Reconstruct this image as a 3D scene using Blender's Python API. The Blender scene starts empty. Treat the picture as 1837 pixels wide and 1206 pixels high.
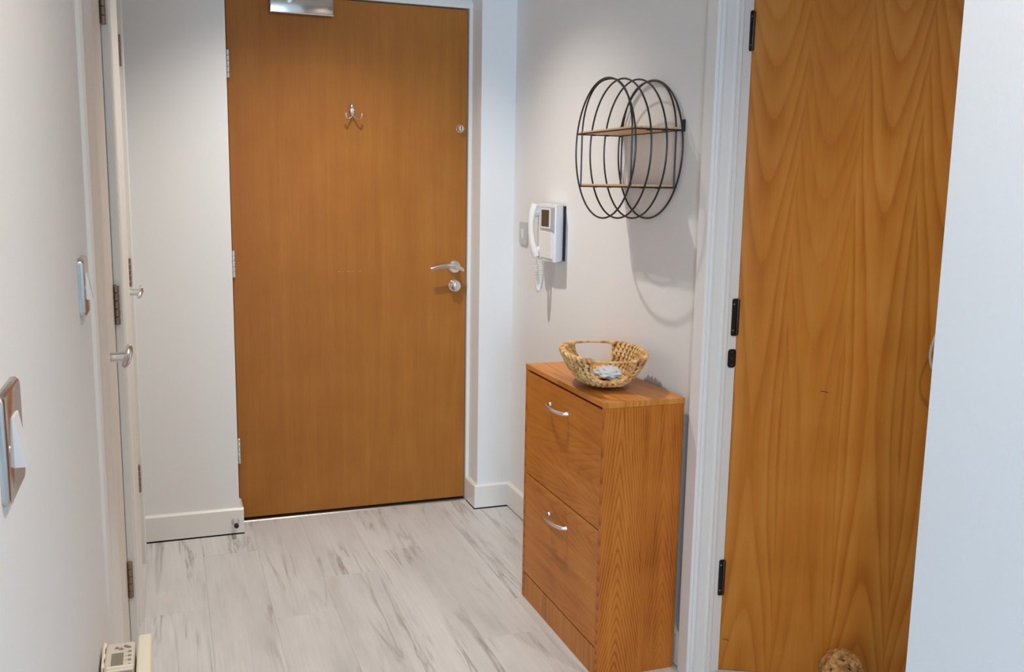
import bpy, bmesh, math, random
from mathutils import Vector, Matrix
random.seed(7)
PI = math.pi
scene = bpy.context.scene
COL = scene.collection

# ------------------------------------------------------------------ camera
F_PX, PITCH, YAW, ROLL, CAM_H = 1701.8, 0.15774, 0.35083, 0.01697, 1.3188
fw = Vector((math.sin(YAW) * math.cos(PITCH), math.cos(YAW) * math.cos(PITCH), -math.sin(PITCH)))
rt0 = Vector((math.cos(YAW), -math.sin(YAW), 0)); up0 = rt0.cross(fw)
rt = math.cos(ROLL) * rt0 + math.sin(ROLL) * up0
up = -math.sin(ROLL) * rt0 + math.cos(ROLL) * up0
cd = bpy.data.cameras.new('camera'); cam = bpy.data.objects.new('camera', cd); COL.objects.link(cam)
cd.sensor_fit = 'HORIZONTAL'; cd.sensor_width = 36.0; cd.lens = F_PX / 1837 * 36.0
cd.clip_start = 0.02
m = Matrix((rt, up, -fw)).transposed().to_4x4(); m.translation = Vector((0, 0, CAM_H))
cam.matrix_world = m
scene.camera = cam

# ------------------------------------------------------------------ world, daylight, exposure
w = bpy.data.worlds.new('world'); scene.world = w; w.use_nodes = True
w.node_tree.nodes['Background'].inputs[0].default_value = (0.55, 0.72, 1.0, 1)
w.node_tree.nodes['Background'].inputs[1].default_value = 1.0
vs = scene.view_settings
vs.view_transform = 'Standard'; vs.look = 'None'; vs.gamma = 1.0; vs.use_curve_mapping = False
vs.exposure = 0.0
scene.cycles.max_bounces = 8

def area(name, loc, rot, sx, sy, power, col):
    l = bpy.data.lights.new(name, 'AREA'); l.shape = 'RECTANGLE'; l.size = sx; l.size_y = sy
    l.energy = power; l.color = col
    o = bpy.data.objects.new(name, l); COL.objects.link(o); o.location = loc; o.rotation_euler = rot
    return o
# daylight entering by the lounge window behind the camera (the window is built below)
area('window_daylight', (-1.15, -5.12, 1.15), (PI / 2, 0, 0), 1.85, 2.1, 335, (0.50, 0.74, 1.0))

LAMP_MAIN = (0.57, 2.95)      # hall downlight that throws the shelf and lever shadows
LAMP_NEAR = (0.47, 0.40)      # lounge-end downlight above the camera
FILL_ALCOVE = (1.50, 1.10)    # added unseen downlight to brighten the side door and cabinet side
POWER_MAIN, POWER_NEAR, POWER_ALCOVE = 88, 64, 36
WARM = (1.0, 0.935, 0.86)
CEIL = 2.4

# ------------------------------------------------------------------ materials
class NT:
    def __init__(s, name):
        s.mat = bpy.data.materials.new(name); s.mat.use_nodes = True
        s.nt = s.mat.node_tree; s.b = s.nt.nodes['Principled BSDF']
    def lk(s, a, inp):
        if isinstance(a, (int, float)): inp.default_value = a
        elif isinstance(a, tuple): inp.default_value = a
        else: s.nt.links.new(a, inp)
    def math(s, op, a, b=None, c=None, clamp=False):
        n = s.nt.nodes.new('ShaderNodeMath'); n.operation = op; n.use_clamp = clamp
        s.lk(a, n.inputs[0])
        if b is not None: s.lk(b, n.inputs[1])
        if c is not None: s.lk(c, n.inputs[2])
        return n.outputs[0]
    def obj(s): return s.nt.nodes.new('ShaderNodeTexCoord').outputs['Object']
    def rnd(s): return s.nt.nodes.new('ShaderNodeObjectInfo').outputs['Random']
    def sep(s, v):
        n = s.nt.nodes.new('ShaderNodeSeparateXYZ'); s.lk(v, n.inputs[0]); return n.outputs
    def comb(s, x, y, z):
        n = s.nt.nodes.new('ShaderNodeCombineXYZ')
        for i, q in enumerate((x, y, z)): s.lk(q, n.inputs[i])
        return n.outputs[0]
    def vscale(s, v, sc):
        n = s.nt.nodes.new('ShaderNodeVectorMath'); n.operation = 'MULTIPLY'; s.lk(v, n.inputs[0]); n.inputs[1].default_value = sc
        return n.outputs[0]
    def noise(s, v, scale=1.0, detail=2.0, rough=0.5, dist=0.0):
        n = s.nt.nodes.new('ShaderNodeTexNoise'); s.lk(v, n.inputs['Vector'])
        n.inputs['Scale'].default_value = scale; n.inputs['Detail'].default_value = detail
        n.inputs['Roughness'].default_value = rough; n.inputs['Distortion'].default_value = dist
        return n.outputs['Fac']
    def ramp(s, f, stops):
        n = s.nt.nodes.new('ShaderNodeValToRGB'); s.lk(f, n.inputs[0]); e = n.color_ramp.elements
        while len(e) < len(stops): e.new(0.5)
        for k, (p, c) in enumerate(stops):
            e[k].position = p; e[k].color = (c, c, c, 1) if isinstance(c, (int, float)) else (c[0], c[1], c[2], 1)
        return n.outputs[0]
    def mix(s, f, a, b, mode='MIX'):
        n = s.nt.nodes.new('ShaderNodeMix'); n.data_type = 'RGBA'; n.blend_type = mode
        s.lk(f, n.inputs[0]); s.lk(a if not isinstance(a, tuple) else a[:3] + (1,), n.inputs[6])
        s.lk(b if not isinstance(b, tuple) else b[:3] + (1,), n.inputs[7]); return n.outputs[2]
    def bump(s, h, strength, dist=0.001):
        n = s.nt.nodes.new('ShaderNodeBump'); n.inputs['Strength'].default_value = strength; n.inputs['Distance'].default_value = dist
        s.lk(h, n.inputs['Height']); s.nt.links.new(n.outputs[0], s.b.inputs['Normal'])
    def fin(s, col, rough=0.5, metal=0.0, spec=0.5, coat=0.0):
        s.lk(col if not isinstance(col, tuple) else col[:3] + (1,), s.b.inputs['Base Color'])
        s.lk(rough, s.b.inputs['Roughness']); s.b.inputs['Metallic'].default_value = metal
        s.b.inputs['Specular IOR Level'].default_value = spec; s.b.inputs['Coat Weight'].default_value = coat
        return s.mat

def lin(r, g, b):
    f = lambda c: (c / 255 / 12.92) if c / 255 <= 0.04045 else ((c / 255 + 0.055) / 1.055) ** 2.4
    return (f(r), f(g), f(b))

def paint(name, rgb, rough=0.6, tex=0.0, scale=260):
    n = NT(name); v = n.obj()
    big = n.noise(v, 1.3, 3)
    c = n.mix(n.ramp(big, [(0.3, 0.0), (0.7, 1.0)]), tuple(x * 0.985 for x in rgb), tuple(min(1, x * 1.01) for x in rgb))
    if tex: n.bump(n.noise(v, scale, 3, 0.6), tex, 0.0006)
    return n.fin(c, rough)

def metal(name, rgb, rough, brushed=False):
    n = NT(name); v = n.obj()
    f = n.noise(n.vscale(v, (30, 400, 400)) if brushed else v, 1.0 if brushed else 40, 2)
    r = n.math('MULTIPLY_ADD', f, 0.12, rough - 0.06)
    return n.fin(rgb, r, 1.0)

def plain(name, rgb, rough=0.5, spec=0.5, var=0.06, scale=60):
    n = NT(name); f = n.noise(n.obj(), scale, 2)
    c = n.mix(f, tuple(x * (1 - var) for x in rgb), tuple(min(1, x * (1 + var)) for x in rgb))
    return n.fin(c, rough, 0.0, spec)

def veneer(name, dark, mid, light, across, along, colw, off, zm, zvar, a, b, ring, lo, rough, fleck=0.25, wob=0.5, coat=0.0, midw=0.9, ex=1.6):
    """sliced timber: hyperbolic cathedral figure in columns, with pores along the grain"""
    n = NT(name); s = n.sep(n.obj()); x, z = s[across], s[along]
    base = n.comb(x, 0.0, z)
    low = n.noise(n.vscale(base, (5.0, 1, 1.6)), 1.0, 3, 0.5)
    wv = n.math('MULTIPLY', n.math('SUBTRACT', low, 0.5), wob)
    xs = n.math('ADD', n.math('DIVIDE', x, colw), off)
    xs = n.math('MULTIPLY_ADD', n.math('SUBTRACT', n.noise(n.vscale(base, (1.5, 1, 0.9)), 1.0, 1), 0.5), 0.5, xs)
    ci = n.math('FLOOR', xs)
    u = n.math('MULTIPLY', n.math('SUBTRACT', n.math('FRACT', xs), 0.5), 2.0)
    wn = n.nt.nodes.new('ShaderNodeTexWhiteNoise'); wn.noise_dimensions = '1D'; n.lk(ci, wn.inputs['W'])
    zc = n.math('MULTIPLY_ADD', n.math('SUBTRACT', wn.outputs['Value'], 0.5), zvar, zm)
    dz = n.math('SUBTRACT', z, zc)
    g = n.math('SUBTRACT', n.math('MULTIPLY', n.math('POWER', n.math('ABSOLUTE', u), ex), a), n.math('MULTIPLY', n.math('MULTIPLY', dz, dz), b))
    g = n.math('ADD', g, wv)
    fr = n.math('FRACT', n.math('MULTIPLY', g, ring))
    line = n.ramp(fr, [(0.0, 0.15), (0.07, 0.0), (0.35, 0.55), (0.8, 1.0), (1.0, 0.55)])
    fine = n.noise(n.vscale(base, (240, 1, 7)), 1.0, 3, 0.6)
    mid_n = n.noise(n.vscale(base, (45, 1, 1.5)), 1.0, 3, 0.55)
    blot = n.noise(n.vscale(base, (7, 1, 5)), 1.0, 2)
    t = n.math('MULTIPLY_ADD', n.math('SUBTRACT', line, 0.5), n.math('MULTIPLY_ADD', wn.outputs['Value'], lo * 1.1, lo * 0.45), 0.5)
    t = n.math('MULTIPLY_ADD', n.math('SUBTRACT', mid_n, 0.5), midw, t)
    t = n.math('MULTIPLY_ADD', n.math('SUBTRACT', fine, 0.5), fleck * 2, t)
    t = n.math('MULTIPLY_ADD', n.math('SUBTRACT', blot, 0.5), 0.7, t, clamp=True)
    c = n.ramp(t, [(0.08, dark), (0.5, mid), (0.92, light)])
    n.bump(fine, 0.06, 0.0003)
    return n.fin(c, rough, 0.0, 0.22, coat)

M = {}
M['wall'] = paint('wall_paint', (0.80, 0.792, 0.78), 0.75, 0.25, 220)
M['wall_near'] = paint('wall_paint_stippled_toned_down', (0.70, 0.705, 0.72), 0.75, 0.45, 170)  # wall paint darkened to offset the strong light on this wall
M['ceiling'] = paint('ceiling_paint', (0.85, 0.84, 0.82), 0.8)
M['gloss'] = paint('gloss_white_paint', (0.80, 0.775, 0.73), 0.32)
M['gloss2'] = paint('satin_white_paint', (0.82, 0.81, 0.80), 0.4)
M['leafpaint'] = paint('painted_door_leaf', (0.74, 0.68, 0.60), 0.4)
M['dark'] = plain('dark_gap', (0.012, 0.010, 0.010), 0.8)
M['chrome'] = metal('chrome', (0.80, 0.79, 0.77), 0.14)
M['satin'] = metal('satin_steel', (0.70, 0.68, 0.65), 0.32)
M['brushed'] = metal('brushed_steel', (0.62, 0.60, 0.57), 0.36, True)
M['closer'] = metal('polished_steel_cover', (0.55, 0.52, 0.48), 0.16)
M['bronze'] = metal('tarnished_hinge_steel', (0.30, 0.22, 0.17), 0.42)
M['darkmetal'] = metal('dark_hinge_steel', (0.07, 0.065, 0.06), 0.4)
M['switch'] = metal('chrome_plate', (0.55, 0.50, 0.46), 0.22)
M['blackwire'] = plain('black_powder_coat', (0.012, 0.011, 0.011), 0.38)
M['shelfwood'] = veneer('pale_shelf_wood', lin(185, 142, 98), lin(222, 182, 138), lin(234, 200, 160), 0, 1, 0.09, 0.2, 0.1, 0.2, 4, 8, 1.0, 0.3, 0.5)
M['plastic'] = plain('white_plastic', (0.80, 0.79, 0.77), 0.35, 0.5, 0.015)
M['plastic2'] = plain('cool_white_plastic', (0.76, 0.77, 0.79), 0.35, 0.5, 0.015)
M['greyplastic'] = plain('grey_plastic', (0.42, 0.42, 0.44), 0.35)
M['blackplastic'] = plain('black_plastic', (0.010, 0.010, 0.011), 0.4)
M['screen'] = plain('intercom_screen', (0.06, 0.048, 0.045), 0.12, 0.6, 0.4, 14)
M['cream'] = plain('cream_enamel', (0.92, 0.86, 0.70), 0.35, 0.5, 0.01)
M['creamdim'] = plain('aged_cream_plastic', (0.72, 0.66, 0.56), 0.4, 0.5, 0.02)
M['heatgrey'] = plain('heater_grille_grey', (0.50, 0.48, 0.42), 0.5)
M['lcd'] = plain('lcd_olive_grey', (0.25, 0.23, 0.17), 0.25)
M['button'] = plain('button_grey', (0.30, 0.27, 0.22), 0.5)
M['rubber'] = plain('black_rubber', (0.012, 0.012, 0.012), 0.6)
M['clear'] = plain('frosted_grey_plastic', (0.50, 0.49, 0.47), 0.3)
M['cord'] = plain('white_cord', (0.74, 0.73, 0.70), 0.45)
M['palecord'] = plain('pale_cotton_cord', (0.62, 0.56, 0.48), 0.7)
M['bulb'] = NT('lamp_bulb').mat
bn = M['bulb'].node_tree.nodes['Principled BSDF']
bn.inputs['Emission Color'].default_value = (1, 0.85, 0.66, 1); bn.inputs['Emission Strength'].default_value = 25
M['bulb'].cycles.emission_sampling = 'NONE'
M['door1'] = veneer('quiet_beech_veneer', lin(154, 93, 34), lin(164, 103, 41), lin(176, 115, 49), 0, 2, 0.31, 0.35, 0.9, 0.8, 1.5, 0.35, 1.3, 0.10, 0.42, 0.30, 0.5, midw=0.6)
M['door4'] = veneer('figured_beech_veneer', lin(174, 102, 30), lin(200, 128, 48), lin(213, 147, 68), 0, 2, 0.152, 0.15, 0.62, 0.45, 2.2, 4.3, 1.0, 0.33, 0.38, 0.10, 0.8, midw=0.5, ex=1.8)
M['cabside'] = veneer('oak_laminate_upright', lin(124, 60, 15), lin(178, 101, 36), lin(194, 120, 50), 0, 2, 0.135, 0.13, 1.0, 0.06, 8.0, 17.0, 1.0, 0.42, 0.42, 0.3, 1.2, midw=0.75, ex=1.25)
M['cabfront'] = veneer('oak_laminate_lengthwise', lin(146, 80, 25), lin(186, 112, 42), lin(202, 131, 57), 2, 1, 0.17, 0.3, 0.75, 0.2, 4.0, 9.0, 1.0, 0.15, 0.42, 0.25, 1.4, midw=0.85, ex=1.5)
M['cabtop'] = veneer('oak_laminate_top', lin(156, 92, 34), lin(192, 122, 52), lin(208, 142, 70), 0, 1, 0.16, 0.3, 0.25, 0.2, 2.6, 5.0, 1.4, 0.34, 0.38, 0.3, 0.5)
M['cabplinth'] = veneer('oak_laminate_plinth', lin(150, 86, 32), lin(184, 114, 48), lin(198, 130, 62), 1, 2, 0.17, 0.3, 0.05, 0.2, 2.6, 5.0, 1.2, 0.25, 0.42, 0.3, 0.5)
M['mdf'] = plain('raw_board', (0.30, 0.18, 0.09), 0.7)
M['bag'] = NT('crumpled_clear_plastic').mat
_b = M['bag'].node_tree.nodes['Principled BSDF']
_b.inputs['Base Color'].default_value = (0.56, 0.56, 0.57, 1); _b.inputs['Roughness'].default_value = 0.16

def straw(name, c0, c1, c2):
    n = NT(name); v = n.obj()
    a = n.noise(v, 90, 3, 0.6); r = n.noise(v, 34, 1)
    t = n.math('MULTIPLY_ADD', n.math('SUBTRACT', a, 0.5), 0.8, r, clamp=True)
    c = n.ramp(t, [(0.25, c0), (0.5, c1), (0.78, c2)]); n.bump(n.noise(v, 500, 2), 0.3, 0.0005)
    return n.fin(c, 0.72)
M['straw'] = straw('seagrass', lin(166, 112, 58), lin(216, 170, 108), lin(236, 202, 146))
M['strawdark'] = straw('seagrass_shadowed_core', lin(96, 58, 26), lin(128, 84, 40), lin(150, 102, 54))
M['jute'] = straw('jute_rope', lin(128, 90, 48), lin(186, 140, 84), lin(212, 170, 112))

def floor_mat():
    n = NT('pale_grey_oak_laminate'); s = n.sep(n.obj()); r = n.rnd()
    x = n.math('MULTIPLY_ADD', r, 13.7, s[0]); y = n.math('MULTIPLY_ADD', r, 31.3, s[1])
    p = n.comb(x, y, n.math('MULTIPLY', r, 9.0))
    cloud = n.noise(n.vscale(p, (9, 1.6, 1)), 1.0, 3, 0.55)
    grain = n.noise(n.vscale(p, (150, 3.5, 1)), 1.0, 3, 0.6, 0.4)
    bow = n.noise(n.vscale(p, (13, 0.75, 1)), 1.0, 4, 0.62, 0.7)
    vein = n.ramp(n.math('ABSOLUTE', n.math('SUBTRACT', bow, 0.52)), [(0.0, 1.0), (0.008, 0.6), (0.04, 0.0)])
    mask = n.ramp(n.noise(n.vscale(p, (6, 1.9, 1)), 1.0, 2), [(0.46, 0.0), (0.62, 1.0)])
    crack = n.math('MULTIPLY', vein, mask)
    sm = n.ramp(n.noise(n.vscale(p, (13, 2.3, 1)), 1.0, 3, 0.6), [(0.52, 0.0), (0.78, 1.0)])
    c = n.mix(n.ramp(cloud, [(0.3, 0.0), (0.7, 1.0)]), lin(203, 203, 203), lin(221, 221, 220))
    c = n.mix(n.math('MULTIPLY', n.ramp(grain, [(0.35, 1.0), (0.6, 0.0)]), 0.22), c, lin(183, 179, 175))
    c = n.mix(n.math('MULTIPLY', sm, 0.38), c, lin(167, 163, 160))
    c = n.mix(n.math('MULTIPLY', crack, 0.72), c, lin(128, 117, 108))
    c = n.mix(n.math('MULTIPLY', r, 0.22), c, lin(188, 185, 182))
    n.bump(grain, 0.08, 0.0004)
    return n.fin(c, n.math('MULTIPLY_ADD', cloud, 0.12, 0.36), 0.0, 0.4)
M['floor'] = floor_mat()

# ------------------------------------------------------------------ mesh helpers
class MB:
    def __init__(s): s.v = []; s.f = []
    def add(s, vs_, fs_):
        o = len(s.v); s.v += [tuple(p) for p in vs_]; s.f += [tuple(i + o for i in f) for f in fs_]; return s
    def box(s, x0, x1, y0, y1, z0, z1, bev=0.0, seg=1):
        x0, x1 = min(x0, x1), max(x0, x1); y0, y1 = min(y0, y1), max(y0, y1); z0, z1 = min(z0, z1), max(z0, z1)
        V = [(x0, y0, z0), (x1, y0, z0), (x1, y1, z0), (x0, y1, z0), (x0, y0, z1), (x1, y0, z1), (x1, y1, z1), (x0, y1, z1)]
        Fc = [(0, 3, 2, 1), (4, 5, 6, 7), (0, 1, 5, 4), (1, 2, 6, 5), (2, 3, 7, 6), (3, 0, 4, 7)]
        if not bev: return s.add(V, Fc)
        bm = bmesh.new(); vv = [bm.verts.new(p) for p in V]
        for f in Fc: bm.faces.new([vv[i] for i in f])
        bmesh.ops.bevel(bm, geom=list(bm.edges), offset=bev, segments=seg, profile=0.6, affect='EDGES')
        bm.verts.index_update()
        s.add([p.co[:] for p in bm.verts], [[q.index for q in f.verts] for f in bm.faces]); bm.free(); return s
    def prism(s, poly, ax, a, b):
        """polygon in the two other axes (in x,y,z order), extruded along axis ax from a to b"""
        n = len(poly); V = []
        for t in (a, b):
            for (p, q) in poly:
                c = [p, q]; c.insert(ax, t); V.append(tuple(c))
        Fc = [tuple(range(n))[::-1], tuple(range(n, 2 * n))]
        for i in range(n): j = (i + 1) % n; Fc.append((i, j, n + j, n + i))
        return s.add(V, Fc)
    def sweep(s, pts, ra, rb=None, seg=8, closed=False, nrm=None, cap=True):
        """tube; ra radius along the frame normal, rb along the binormal (scalars or lists)"""
        P = [Vector(p) for p in pts]; n = len(P)
        A = ra if isinstance(ra, (list, tuple)) else [ra] * n
        B = A if rb is None else (rb if isinstance(rb, (list, tuple)) else [rb] * n)
        V = []; N = None
        for i in range(n):
            if closed: t = P[(i + 1) % n] - P[i - 1]
            else: t = P[min(i + 1, n - 1)] - P[max(i - 1, 0)]
            if t.length < 1e-9: t = Vector((0, 0, 1))
            t.normalize()
            if nrm is not None: N = Vector(nrm); N = N - t * N.dot(t); N.normalize()
            elif N is None:
                h = Vector((0, 0, 1)) if abs(t.z) < 0.9 else Vector((1, 0, 0)); N = (h - t * h.dot(t)).normalized()
            else: N = (N - t * N.dot(t)).normalized()
            Bn = t.cross(N)
            for k in range(seg):
                a = 2 * PI * k / seg; V.append(tuple(P[i] + N * (A[i] * math.cos(a)) + Bn * (B[i] * math.sin(a))))
        Fc = []
        for i in range(n if closed else n - 1):
            j = (i + 1) % n
            for k in range(seg):
                l = (k + 1) % seg; Fc.append((i * seg + k, i * seg + l, j * seg + l, j * seg + k))
        if cap and not closed:
            Fc.append(tuple(range(seg))[::-1]); Fc.append(tuple(range((n - 1) * seg, n * seg)))
        return s.add(V, Fc)
    def lathe(s, org, axis, prof, seg=24):
        """prof: (radius, distance along the axis); closed with caps"""
        ax = Vector(axis).normalized(); h = Vector((0, 0, 1)) if abs(ax.z) < 0.9 else Vector((1, 0, 0))
        u = (h - ax * h.dot(ax)).normalized(); v = ax.cross(u); O = Vector(org); V = []
        for r, d in prof:
            for k in range(seg):
                a = 2 * PI * k / seg; V.append(tuple(O + ax * d + u * (r * math.cos(a)) + v * (r * math.sin(a))))
        Fc = []
        for i in range(len(prof) - 1):
            for k in range(seg):
                l = (k + 1) % seg; Fc.append((i * seg + k, i * seg + l, (i + 1) * seg + l, (i + 1) * seg + k))
        Fc.append(tuple(range(seg))[::-1]); Fc.append(tuple(range((len(prof) - 1) * seg, len(prof) * seg)))
        return s.add(V, Fc)

def wloc(o):
    p = Vector((0, 0, 0))
    while o is not None: p += o.location; o = o.parent
    return p
def obj(name, mb, mat, parent=None, smooth=False, org=None, ang=35):
    """one mesh object from world-space geometry"""
    base = wloc(parent) if parent else Vector((0, 0, 0))
    O = Vector(org) if org is not None else base
    me = bpy.data.meshes.new(name)
    me.from_pydata([tuple(Vector(p) - O) for p in mb.v], [], mb.f)
    bm = bmesh.new(); bm.from_mesh(me); bmesh.ops.recalc_face_normals(bm, faces=bm.faces); bm.to_mesh(me); bm.free()
    if smooth:
        for p in me.polygons: p.use_smooth = True
        me.set_sharp_from_angle(angle=math.radians(ang))
    me.materials.append(M[mat] if isinstance(mat, str) else mat)
    o = bpy.data.objects.new(name, me); COL.objects.link(o)
    o.parent = parent; o.location = O - base
    return o
def tag(o, label=None, cat=None, group=None, kind=None):
    if label: o['label'] = label
    if cat: o['category'] = cat
    if group: o['group'] = group
    if kind: o['kind'] = kind
    return o
def thing(name, loc, label=None, cat=None, group=None, kind=None):
    o = bpy.data.objects.new(name, None); COL.objects.link(o); o.location = loc; o.empty_display_size = 0.05
    return tag(o, label, cat, group, kind)
def arc(cx, cy, r, a0, a1, n): return [(cx + r * math.cos(a0 + (a1 - a0) * i / n), cy + r * math.sin(a0 + (a1 - a0) * i / n)) for i in range(n + 1)]

# ------------------------------------------------------------------ key planes (metres)
XL = -0.122          # hall left wall face
XR = 1.307           # hall right wall face
YP = 3.575           # end wall face either side of the entrance door recess
YD = 3.7028          # entrance door face
XN0, XN1 = 0.2235, 1.1662   # recess sides
BB_T, BB_H = 0.015, 0.1004  # baseboard
YF = 2.09            # face of the door trim in the side wall
XC, YC = 0.86, 0.882  # near wall corner

# ------------------------------------------------------------------ setting: floor
fl = obj('floor', MB().box(-3.1, 2.75, -5.1, 3.9, -0.12, -0.011), 'dark'); tag(fl, 'pale grey wood-effect plank floor', None, None, 'structure')
PW, PL = 0.1872, 1.285
X0 = 0.0835 - 2 * PW
joint = {-2: 2.55, -1: 2.93, 0: 3.372, 1: 2.80, 2: 3.065, 3: 3.237, 4: 2.48, 5: 2.712, 6: 3.1, 7: 2.66, 8: 2.2, 9: 2.9, 10: 2.4, 11: 2.0, 12: 2.5, 13: 2.1}
_pm = {}
def plank(xa, xb, ya, yb):
    k = (round(xb - xa, 4), round(yb - ya, 4)); g = 0.0001
    if k not in _pm:
        a, b = k[0] / 2 - g, k[1] / 2 - g; mb = MB(); c = 0.0005
        V = [(-a, -b, -0.008), (a, -b, -0.008), (a, b, -0.008), (-a, b, -0.008), (-a, -b, -c), (a, -b, -c), (a, b, -c), (-a, b, -c),
             (-a + c, -b + c, 0), (a - c, -b + c, 0), (a - c, b - c, 0), (-a + c, b - c, 0)]
        Fc = [(0, 3, 2, 1), (8, 9, 10, 11)]
        for L in (0, 4):
            for i in range(4): j = (i + 1) % 4; Fc.append((L + i, L + j, L + 4 + j, L + 4 + i))
        me = bpy.data.meshes.new('plank'); me.from_pydata(V, [], Fc); me.materials.append(M['floor']); _pm[k] = me
    o = bpy.data.objects.new('plank', _pm[k]); COL.objects.link(o); o.parent = fl; o.location = ((xa + xb) / 2, (ya + yb) / 2, 0)
def notched(xa, xb, ya, yb):
    g = 0.0001; yn = YP - BB_T - 0.001
    if xa < XN0: xn = XN0 + BB_T + 0.001; P = [(xa + g, ya + g), (xb - g, ya + g), (xb - g, yb), (xn, yb), (xn, yn), (xa + g, yn)]
    else: xn = XN1 - BB_T - 0.001; P = [(xa + g, ya + g), (xb - g, ya + g), (xb - g, yn), (xn, yn), (xn, yb), (xa + g, yb)]
    cx, cy = (xa + xb) / 2, (ya + yb) / 2
    o = obj('plank', MB().prism([(p - 0, q - 0) for p, q in P], 2, -0.008, 0.0), 'floor', fl, org=(cx, cy, 0))
for c in range(-2, 12):
    xa, xb = 0.0835 + c * PW, 0.0835 + (c + 1) * PW
    if xb <= XL + 0.005: continue
    xa = max(xa, XL + 0.004); xb = min(xb, 2.28)
    def ends(xa, xb):
        if xb <= XN0 + 0.02: return YP - BB_T - 0.001
        if xa >= XN1 - 0.03 or xb > XN1: return YP - BB_T - 0.001
        return 3.685
    yj = joint[c]; ys = [yj + k * PL for k in range(-3, 3)]
    pieces = [(xa, xb)]
    for cut in (XN0, XN1 - BB_T, XR - BB_T, 1.29):
        pieces = [q for (a, b) in pieces for q in ([(a, cut), (cut, b)] if a + 0.006 < cut < b - 0.006 else [(a, b)])]
    # a plank stays whole; only its far end is notched round the wall corner
    top_all = min(ends(a, b) for a, b in pieces)
    if xa >= XR - BB_T - 0.01: top = YF + 0.05
    else: top = max(ends(a, b) for a, b in pieces)
    for k in range(len(ys) - 1):
        a, b = ys[k], ys[k + 1]
        if b < 0.95: continue
        b = min(b, top); a = max(a, 0.95)
        if b - a > 0.02:
            if b > 3.6 and (xa < XN0 or xb > XN1 - BB_T): notched(xa, xb, a, b)
            else: plank(xa, xb, a, b)
lf = MB().box(-3.1, 2.75, -5.1, 0.949, -0.011, 0.0); tag(obj('floor_lounge', lf, 'floor'), 'pale wood-effect floor of the lounge', None, None, 'structure')

# ------------------------------------------------------------------ setting: walls
def struct(name, mb, mat, label=None): return tag(obj(name, mb, mat), label, None, None, 'structure')
wl = MB()
for (a, b) in ((0.5, 1.838), (2.478, 2.945), (3.40, 3.70)): wl.box(XL - 0.12, XL, a, b, 0, CEIL)
wl.box(XL - 0.12, XL, 1.838, 2.478, 2.01, CEIL); wl.box(XL - 0.12, XL, 2.945, 3.40, 2.01, CEIL)
wl.box(XL - 0.12, XL - 0.06, 1.838, 2.478, 0, 2.01); wl.box(XL - 0.12, XL - 0.06, 2.945, 3.40, 0, 2.01)
struct('wall_left', wl, 'wall', 'off-white left wall of the hall')
we = MB().box(XL - 0.12, XN0, YP, 3.86, 0, CEIL).box(XN1, XR + 0.1, YP, 3.86, 0, CEIL).box(XN0, XN1, YD + 0.004, 3.86, 2.02, CEIL)
we.box(XN0, XN1, YD + 0.06, 3.86, 0, 2.02)
struct('wall_end', we, 'wall', 'white end wall around the entrance door')
struct('wall_right', MB().box(XR, XR + 0.088, 2.14, YP + 0.02, 0, CEIL), 'wall', 'white right wall behind the shoe cabinet')
wa = MB().box(XR + 0.02, 2.70, YF + 0.018, YF + 0.13, 2.03, CEIL).box(2.20, 2.70, YF + 0.018, YF + 0.13, 0, CEIL).box(XR + 0.02, 1.3635, YF + 0.09, YF + 0.13, 0, 2.03).box(1.39, 2.7, YF + 0.9, YF + 1.0, 0, CEIL).box(2.7, 2.78, YF, YF + 1.0, 0, CEIL)
struct('wall_alcove', wa, 'wall', 'white wall around the side door')
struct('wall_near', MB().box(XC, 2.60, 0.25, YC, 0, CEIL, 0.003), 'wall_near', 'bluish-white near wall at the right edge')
struct('wall_alcove_side', MB().box(2.6, 2.70, YC, YF + 0.1, 0, CEIL), 'wall')
struct('wall_lounge', MB().box(-3.1, XL, 0.5, 0.6, 0, CEIL), 'wall')
struct('wall_lounge_left', MB().box(-3.1, -3.0, -5.1, 0.55, 0, CEIL), 'wall')
struct('wall_lounge_right', MB().box(2.6, 2.7, -5.1, YC + 0.01, 0, CEIL), 'wall')
WX0, WX1, WZ0, WZ1 = -2.05, -0.25, 0.1, 2.15
wb = MB().box(-3.1, WX0, -5.1, -5.0, 0, CEIL).box(WX1, 2.7, -5.1, -5.0, 0, CEIL).box(WX0, WX1, -5.1, -5.0, 0, WZ0).box(WX0, WX1, -5.1, -5.0, WZ1, CEIL)
struct('wall_back', wb, 'wall')
struct('ceiling', MB().box(-3.1, 2.75, -5.1, 3.9, CEIL, CEIL + 0.1), 'ceiling')
wf = MB()
for a, b in ((WX0, WX0 + 0.05), (WX1 - 0.05, WX1), (-1.175, -1.125)): wf.box(a, b, -5.08, -5.02, WZ0, WZ1)
wf.box(WX0, WX1, -5.08, -5.02, WZ0, WZ0 + 0.05).box(WX0, WX1, -5.08, -5.02, WZ1 - 0.05, WZ1)
w1 = struct('window_1', wf, 'gloss2', 'white framed lounge window')
gm = bpy.data.materials.new('window_glass'); gm.use_nodes = True; _t = gm.node_tree
_mx = _t.nodes.new('ShaderNodeMixShader'); _mx.inputs[0].default_value = 0.05
_t.links.new(_t.nodes.new('ShaderNodeBsdfTransparent').outputs[0], _mx.inputs[1]); _t.links.new(_t.nodes.new('ShaderNodeBsdfGlossy').outputs[0], _mx.inputs[2])
_t.links.new(_mx.outputs[0], _t.nodes['Material Output'].inputs[0])
for a, b in ((WX0 + 0.05, -1.175), (-1.125, WX1 - 0.05)): obj('pane', MB().box(a, b, -5.053, -5.047, WZ0 + 0.05, WZ1 - 0.05), gm, w1)

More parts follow.
